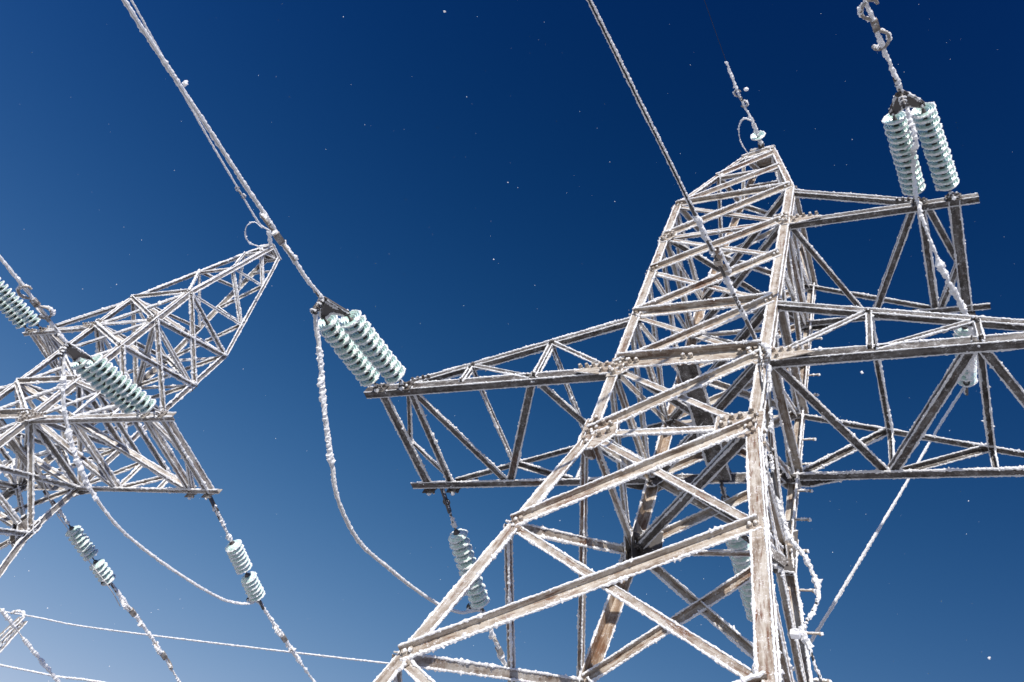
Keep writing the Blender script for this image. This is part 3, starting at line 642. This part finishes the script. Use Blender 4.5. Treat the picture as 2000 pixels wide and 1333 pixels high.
damper((-.17, -1.6, 10.2), U(GW[1]) - U(GW[0]), (.6, 0, .3), 'small frosted damper on the earth wire just above the tan pylon peak', 0.62)
L1 = [tuple(CP + ray(u, v) * t) for (u, v, t) in ((1468, 236, 18.0), (1452, 232, 18.0), (1443, 250, 18.0), (1446, 275, 18.05), (1455, 292, 18.1), (1463, 302, 18.15))]
wire('bonding_loop', L1, 0.006, 'thin white bonding loop left of the tan pylon peak', 'wire', 0.014, ds=0.016)
# --- cable clamped to the near face (rime in broken clumps on a black sheath)
AD = [(.90, -1.10, 1.52), (.65, -3.45, 1.03), (.49, -4.81, .76), (.37, -5.85, .55), (.2, -7.2, .3)]
AD += catenary_ext(AD[-1], (-.12, -1, -.18), .003, 70)
a = wire('service_cable', AD, 0.011, 'black cable with broken clumps of rime crossing in front of the tan pylon', 'cable', 0.0185, density=0.72, ds=0.012, base=M_CABLE, even=True)
mb = MB(); W = np.array([U(p) for p in AD[:2]]); tube(mb, [W[0], W[0] * .05 + W[1] * .95], 0.018, 0, 8, 0.03); frost_path(mb, [W[0], W[0] * .1 + W[1] * .9], 0.026, 1, 0.014, 7, .72, .9)
mb.build('armour_grip', [M_DARK, M_RIME], a, origin=(0, 0, 0))
mb = MB(); c = W[0] * .42 + W[1] * .58; dd = nrm(W[1] - W[0]); sd_ = nrm(np.cross(dd, [0, 0, 1])); up_ = np.cross(sd_, dd)
for sg in (-1, 1):
    q = c + dd * sg * .11; tube(mb, [q - dd * .055 - sd_ * .04, q + dd * .055 - sd_ * .04], 0.028, 0, 10, .03); blob(mb, q - sd_ * .05, .03)
tube(mb, [c - dd * .12 - sd_ * .03, c + dd * .12 - sd_ * .03], 0.009, 0, 6, .03); box(mb, c, dd, sd_, up_, .03, .035, .02, 0); frost_path(mb, [c - dd * .16 - sd_ * .07, c + dd * .16 - sd_ * .07], .014, 1, .014)
o = mb.build('vibration_damper', [M_BODY, M_RIME], None, origin=c); o.location = Vector([float(x) for x in c]); tag(o, 'rusty brown damper hanging from the black cable in front of the body lattice', 'damper')
# down lead along the right front leg with its loop
DL = [(.90, -1.10, 1.52), (1.08, -1.16, 1.25), (1.12, -1.10, .85), (1.13, -.9, .4), (1.14, -.75, -.1), (1.18, -.5, -.5)] + [tuple(rp(u, v, Y)) for u, v, Y in ((1540, 1045, -.25), (1570, 1085, -.1), (1592, 1130, 0), (1598, 1165, 0), (1585, 1200, -.1), (1566, 1232, -.2), (1580, 1262, -.15), (1592, 1300, -.1), (1606, 1345, 0))]
DL += [tuple(np.array(DL[-1]) + np.array([.15 * k, .1 * k, -.9 * k])) for k in (1, 2, 4, 5.5)]
wire('down_lead', DL, 0.010, 'frost caked cable looping down the right side of the tan pylon', 'cable', 0.021, density=0.8, ds=0.014, base=M_CABLE)
wire('down_lead', [(.95, -1.12, 1.42), (1.02, -1.12, 1.0), (1.05, -1.0, .5), (1.08, -.8, 0), (1.12, -.6, -.7), (1.2, -.5, -1.6), (1.35, -.6, -3), (1.6, -.8, -5), (2.2, -1.2, -8.9)], 0.008, 'second thin frosted lead held close to the right front leg', 'cable', 0.011, density=0.7, ds=0.02, base=M_CABLE)
root = empty('cable_bracket', U((1.2, -1.0, -1.75)), 'grey clamp bracket holding the cables on the right front leg', 'bracket')
mb = MB(); c = U((1.30, -.95, -1.75)); e1 = nrm(np.array([.8, .5, -.35])); e2 = nrm(np.cross(e1, [0, 0, 1])); e3 = np.cross(e1, e2)
box(mb, c, e1, e2, e3, .13, .045, .04, 0); frost_path(mb, [c - e1 * .13 + e3 * .04, c + e1 * .13 + e3 * .04], .014, 1, .014); frost_path(mb, [c - e1 * .13 - e3 * .04, c + e1 * .13 - e3 * .04], .012, 1, .014)
for k in (-1, 0, 1): bolt(mb, c + e1 * .09 * k - e2 * .045, -e2, .02, .04)
tube(mb, [c - e1 * .3, c - e1 * .12], .018, 0, 8, .03)
mb.build('clamp_body', [M_ARM, M_RIME], root, origin=np.array(root.location))
mb = MB(); c = U((1.50, -.6, -2.3)); box(mb, c, np.array([1., 0, 0]), np.array([0, 1., 0]), np.array([0, 0, 1.]), .032, .025, .018, 0); frost_path(mb, [c + [-.035, -.025, .02], c + [.035, -.025, .02]], .012, 1, .014)
o = mb.build('splice_box', [M_RIME, M_RIME], None, origin=c); o.location = Vector([float(x) for x in c]); tag(o, 'small white frosted box on the right side of the tan pylon below the bracket', 'box')

# --- far tower fittings (local coordinates of the far tower: t = tbl)
XB = -11.1
idt = U
pN = [tbl((-4.40, -1.03, 1.26)), tbl((-4.86, -1.03, 1.24))]
double_string(pN[0], pN[1], (-11.30, -2.05, 1.50), (-10.92, -2.05, 1.50), (-11.1, -2.42, 1.42), 12, 'green glass double insulator string in front of the grey pylon', (-11.1, -2.30, 1.1))
c4 = [(XB, -2.7, 1.40), (XB, -3.48, 1.36), (XB, -4.28, 1.30), (XB, -6.5, 1.1)] + catenary_ext((XB, -6.5, 1.1), (0, -1, -.09), .0028, 60)
wire('conductor', [(XB, -2.42, 1.42)] + c4, 0.012, 'rime coated conductor crossing the left edge above the grey pylon\'s arm', 'wire', 0.030, even=True, ds=0.03, group='live conductors')
damper((XB, -3.35, 1.36), (0, -1, -.1), (.8, 0, .5), 'heavily frosted damper near the left edge, on the wire above the grey pylon', .95)
damper((XB, -3.0, 1.375), (0, -1, -.1), (-.8, 0, .5), 'frost lump of a damper just below the one nearest the left edge', .7)
q1 = tbl((-4.86, 1.05, 1.27)); 
single_string(q1, (XB + .03, 4.55, 1.70), 13, 'white glass insulator string hanging from the outer end of the grey pylon\'s arm', gap=7, lead0=1.0, jd=(-.6, -.5, -.4))
wire('conductor', [(XB, 4.55, 1.70), (XB, 5.8, 1.70), (XB, 7.37, 1.72), (XB, 10, 1.78)] + catenary_ext((XB, 10, 1.78), (0, 1, .02), .003, 60), 0.013, 'frosted conductor leaving the bottom edge left of the tan pylon', 'wire', 0.029, ds=0.026, group='live conductors')
damper((XB, 5.8, 1.70), (0, 1, 0), (.8, 0, -.6), 'frosted damper on the wire below the grey pylon, nearer the picture centre', 1.1)
J4 = [(XB - .04, -2.38, 1.36), (XB, -2.25, 1.2), (XB, -1.53, .72), (XB, -.65, .39), (XB, .1, .27), (XB, 1.01, .30), (XB, 2.29, .59), (XB, 3.72, 1.05), (XB, 4.35, 1.42), (XB, 4.52, 1.62)]
j = wire('jumper_cable', J4, 0.014, 'long frosted jumper loop curving below the grey pylon', 'jumper', 0.026, even=True, ds=0.03, group='jumper loops')
mb = MB(); W = spline([U(p) for p in J4], 8); frost_path(mb, W[10:34], 0.036, 0, 0.03, 7, 0.8, 0.9); mb.build('rime_clump', [M_RIME], j, origin=(0, 0, 0))
XC = -15.7; q2 = tbl((0, 1.05, 1.22))
single_string(q2, (XC, 4.35, 1.79), 12, 'grey shaded insulator string at the lower left below the grey pylon', gap=7, lead0=0.85, jd=(0, -.6, -.4))
wire('conductor', [(XC, 4.35, 1.79), (XC, 6.34, 1.77), (XC, 7.8, 1.66), (XC, 10, 1.6)] + catenary_ext((XC, 10, 1.6), (0, 1, -.01), .003, 60), 0.013, 'beaded frosty conductor descending between the two pylons at lower left', 'wire', 0.031, ds=0.026, group='live conductors')
damper((XC, 5.35, 1.78), (0, 1, 0), (.8, 0, -.6), 'upper of two frosted dampers on the lower left conductor', 1.2)
damper((XC, 6.9, 1.74), (0, 1, -.05), (.8, 0, -.6), 'lower of two frosted dampers on the lower left conductor', 1.2)
J5 = [tuple(rp(u, v, Y)) for u, v, Y in ((70, 900, .2), (100, 985, 1.4), (130, 1030, 2.2), (150, 1060, 2.9), (180, 1105, 3.6), (215, 1150, 4.3), (235, 1185, 5.0))]
wire('jumper_cable', J5, 0.009, 'thin dark jumper cable running beside the lower left insulator string', 'jumper', 0.010, density=.5, ds=0.03, group='jumper loops')
XD = -20.29; q3 = tbl((4.6, 1.05, 1.26))
single_string(q3, (XD, 4.3, 1.55), 12, 'insulator string of the outermost left arm, outside the frame edge', gap=7, lead0=0.85)
wire('conductor', [(XD, 4.3, 1.55), (XD, 5.16, 1.51), (XD, 8.03, 1.42), (XD, 11, 1.38)] + catenary_ext((XD, 11, 1.38), (0, 1, -.01), .003, 60), 0.012, 'patchy frosted wire crossing the bottom left corner', 'wire', 0.034, density=.8, ds=0.03, group='live conductors')
pU = [tbl((3.02, -1.03, 4.95)), tbl((3.52, -1.03, 4.93))]
double_string(pU[0], pU[1], (-18.72, -2.65, 5.30), (-19.12, -2.65, 5.28), (-18.9, -2.95, 5.2), 13, 'green double insulator string cut by the left edge', (-18.9, -2.8, 4.9))
wire('conductor', [(-18.9, -2.95, 5.2), (-18.9, -4, 5.05), (-18.9, -6, 4.8)] + catenary_ext((-18.9, -6, 4.8), (0, -1, -.11), .0028, 60), 0.012, 'conductor of the grey pylon\'s upper arm', 'wire', 0.03, ds=0.04, group='live conductors')
# earth wire of the far tower
root = empty('earth_wire_fitting', U((-15.55, .2, 11.1)), 'small frosted clamp on top of the grey pylon peak', 'clamp')
gA = U(tbl((0, 0, 10.5))); gB = U((-15.15, -.35, 10.98)); mb = MB(); tube(mb, [gA, gB], 0.016, 0, 8, 0.03); frost_path(mb, [gA, gB], 0.04, 1, 0.02, 7, .9, .8)
mb.build('clamp_rod', [M_DARK, M_RIME], root, origin=np.array(root.location))
wire('earth_wire', [(-15.15, -.35, 10.98)] + GWB + catenary_ext(GWB[-1], (.03, -1, -.12), .0028, 70), 0.007, 'thinner frosted wire from the grey pylon peak to the top left corner', 'wire', 0.026, even=True, ds=0.03)
damper((-15.28, -1.75, 10.79), (0, -1, -.12), (.8, 0, .3), 'small frosted damper on the thin wire above the grey pylon peak', .55)
L2 = [tuple(CP + ray(u, v) * t) for (u, v, t) in ((512, 446, 24.6), (497, 434, 24.6), (482, 442, 24.6), (479, 460, 24.7), (488, 475, 24.8), (505, 481, 24.9), (520, 482, 25.0))]
wire('bonding_loop', L2, 0.008, 'thin round bonding loop left of the grey pylon peak', 'wire', 0.016, ds=0.02)
# --- crossing line beyond
root = empty('lattice_mast', U((-36.9, 15.0, -9)), 'distant slim frosted lattice mast tip at the bottom left corner', 'mast')
mb = MB(); zt_, zb_ = 8.0, -9.0
cx0, cy0 = -36.9, 15.0
def mp(i, z):
    h = 0.13 + (zt_ - z) * 0.045; return U((cx0 + (-1, 1, 1, -1)[i] * h, cy0 + (-1, -1, 1, 1)[i] * h, z))
nl = 26; zs = [zt_ - (zt_ - zb_) * (k / nl) ** 1.25 for k in range(nl + 1)]
for i in range(4):
    tube(mb, [mp(i, z) for z in zs], 0.035, 0, 4, 0.3, False); frost_path(mb, [mp(i, zt_) + .03, mp(i, 0)], 0.03, 1, 0.06)
    mb2 = None
o = mb.build('mast_leg', [M_FAR, M_RIME], root, origin=np.array(root.location))
mb = MB()
for a_, b_ in zip(zs[:-1], zs[1:]):
    for i in range(4):
        j_ = (i + 1) % 4; tube(mb, [mp(i, a_), mp(j_, b_)], 0.018, 0, 4, 1, False); frost_path(mb, [mp(i, a_), mp(j_, b_)], 0.02, 1, 0.08)
mb.build('mast_lattice', [M_FAR, M_RIME], root, origin=np.array(root.location))
mb = MB(); hk = [U((-36.9, 15.0, 8.0)), U((-37.1, 14.9, 8.25)), U((-37.5, 14.8, 8.25)), U((-37.7, 14.8, 8.1))]; tube(mb, spline(hk, 5), .04, 0, 6, .05); frost_path(mb, spline(hk, 5), .05, 1, .05)
mb.build('hook_bracket', [M_FAR, M_RIME], root, origin=np.array(root.location))
wire('crossing_wire', [(-70, 13.0, 9.4), (-50, 14.0, 8.4), (-37.2, 14.9, 8.15), (-31.8, 15.3, 8.0), (-16.6, 16.06, 8.0), (-9.3, 16.5, 8.2), (5, 17.3, 8.9), (30, 18.7, 11)], 0.012, 'thin white frosted wire running level behind the hanging conductors at lower left', 'wire', 0.032, even=True, ds=0.06)
wire('crossing_wire', [(-80, 17.0, 9.4), (-42.2, 18.8, 8.0), (-35.1, 19.3, 8.0), (-20, 20.2, 8.1), (0, 21.5, 8.8), (30, 23, 11)], 0.014, 'frosted wire cutting the bottom left corner below the mast tip', 'wire', 0.048, even=True, ds=0.06)

# ---------------------------------------------------------------- ice crystals in the air
def flake(c, r, k=None):
    mb = MB(); blob(mb, np.zeros(3), r, 0)
    for _ in range(2): blob(mb, (rng.rand(3) - .5) * r * 1.6, r * .6, 0)
    return mb
for (u, v, t, r, lb) in ((362, 162, 3.2, .0105, 'largest drifting snow flake, beside the double wire at top left'), (1457, 175, 3.0, .0085, 'drifting snow flake next to the earth wire above the tan pylon peak'), (1683, 728, 3.5, .006, 'drifting snow flake below the right arm of the tan pylon'), (868, 23, 3.0, .004, 'drifting snow flake near the middle of the top edge'), (1932, 1286, 3.0, .004, 'drifting snow flake near the bottom right corner'), (992, 357, 4, .003, 'tiny drifting snow flake in the middle of the open sky'), (964, 507, 3.5, .003, 'tiny drifting snow flake right of the sky centre')):
    P = np.asarray(cw) + ray(u, v) * t; o = flake(P, r).build('snow_flake', [M_RIME], None, origin=(0, 0, 0)); o.location = Vector([float(x) for x in P]); tag(o, lb, 'snow flake', 'snow flakes in the air')
mb = MB(); C0 = np.asarray(cw)
for i in range(440):
    u, v = rng.rand() * 2300 - 150, rng.rand() * 1600 - 130; t = 2.5 + 9 * rng.rand() ** 0.7
    blob(mb, C0 + ray(u, v) * t, (0.0007 + 0.0016 * rng.rand() ** 3) * (0.6 + t * .12), 0)
tag(mb.build('ice_crystals', [M_RIME]), 'fine ice crystals glinting in the air', None, None, 'stuff')

# ---------------------------------------------------------------- ground
g = MB(); R_ = 6000.0
g.add([(-R_, -R_, 0), (R_, -R_, 0), (R_, R_, 0), (-R_, R_, 0)], [[0, 1, 2, 3]], 0)
tag(g.build('snowy_ground', [M_SNOW]), 'snow covered ground below the pylons', None, None, 'structure')
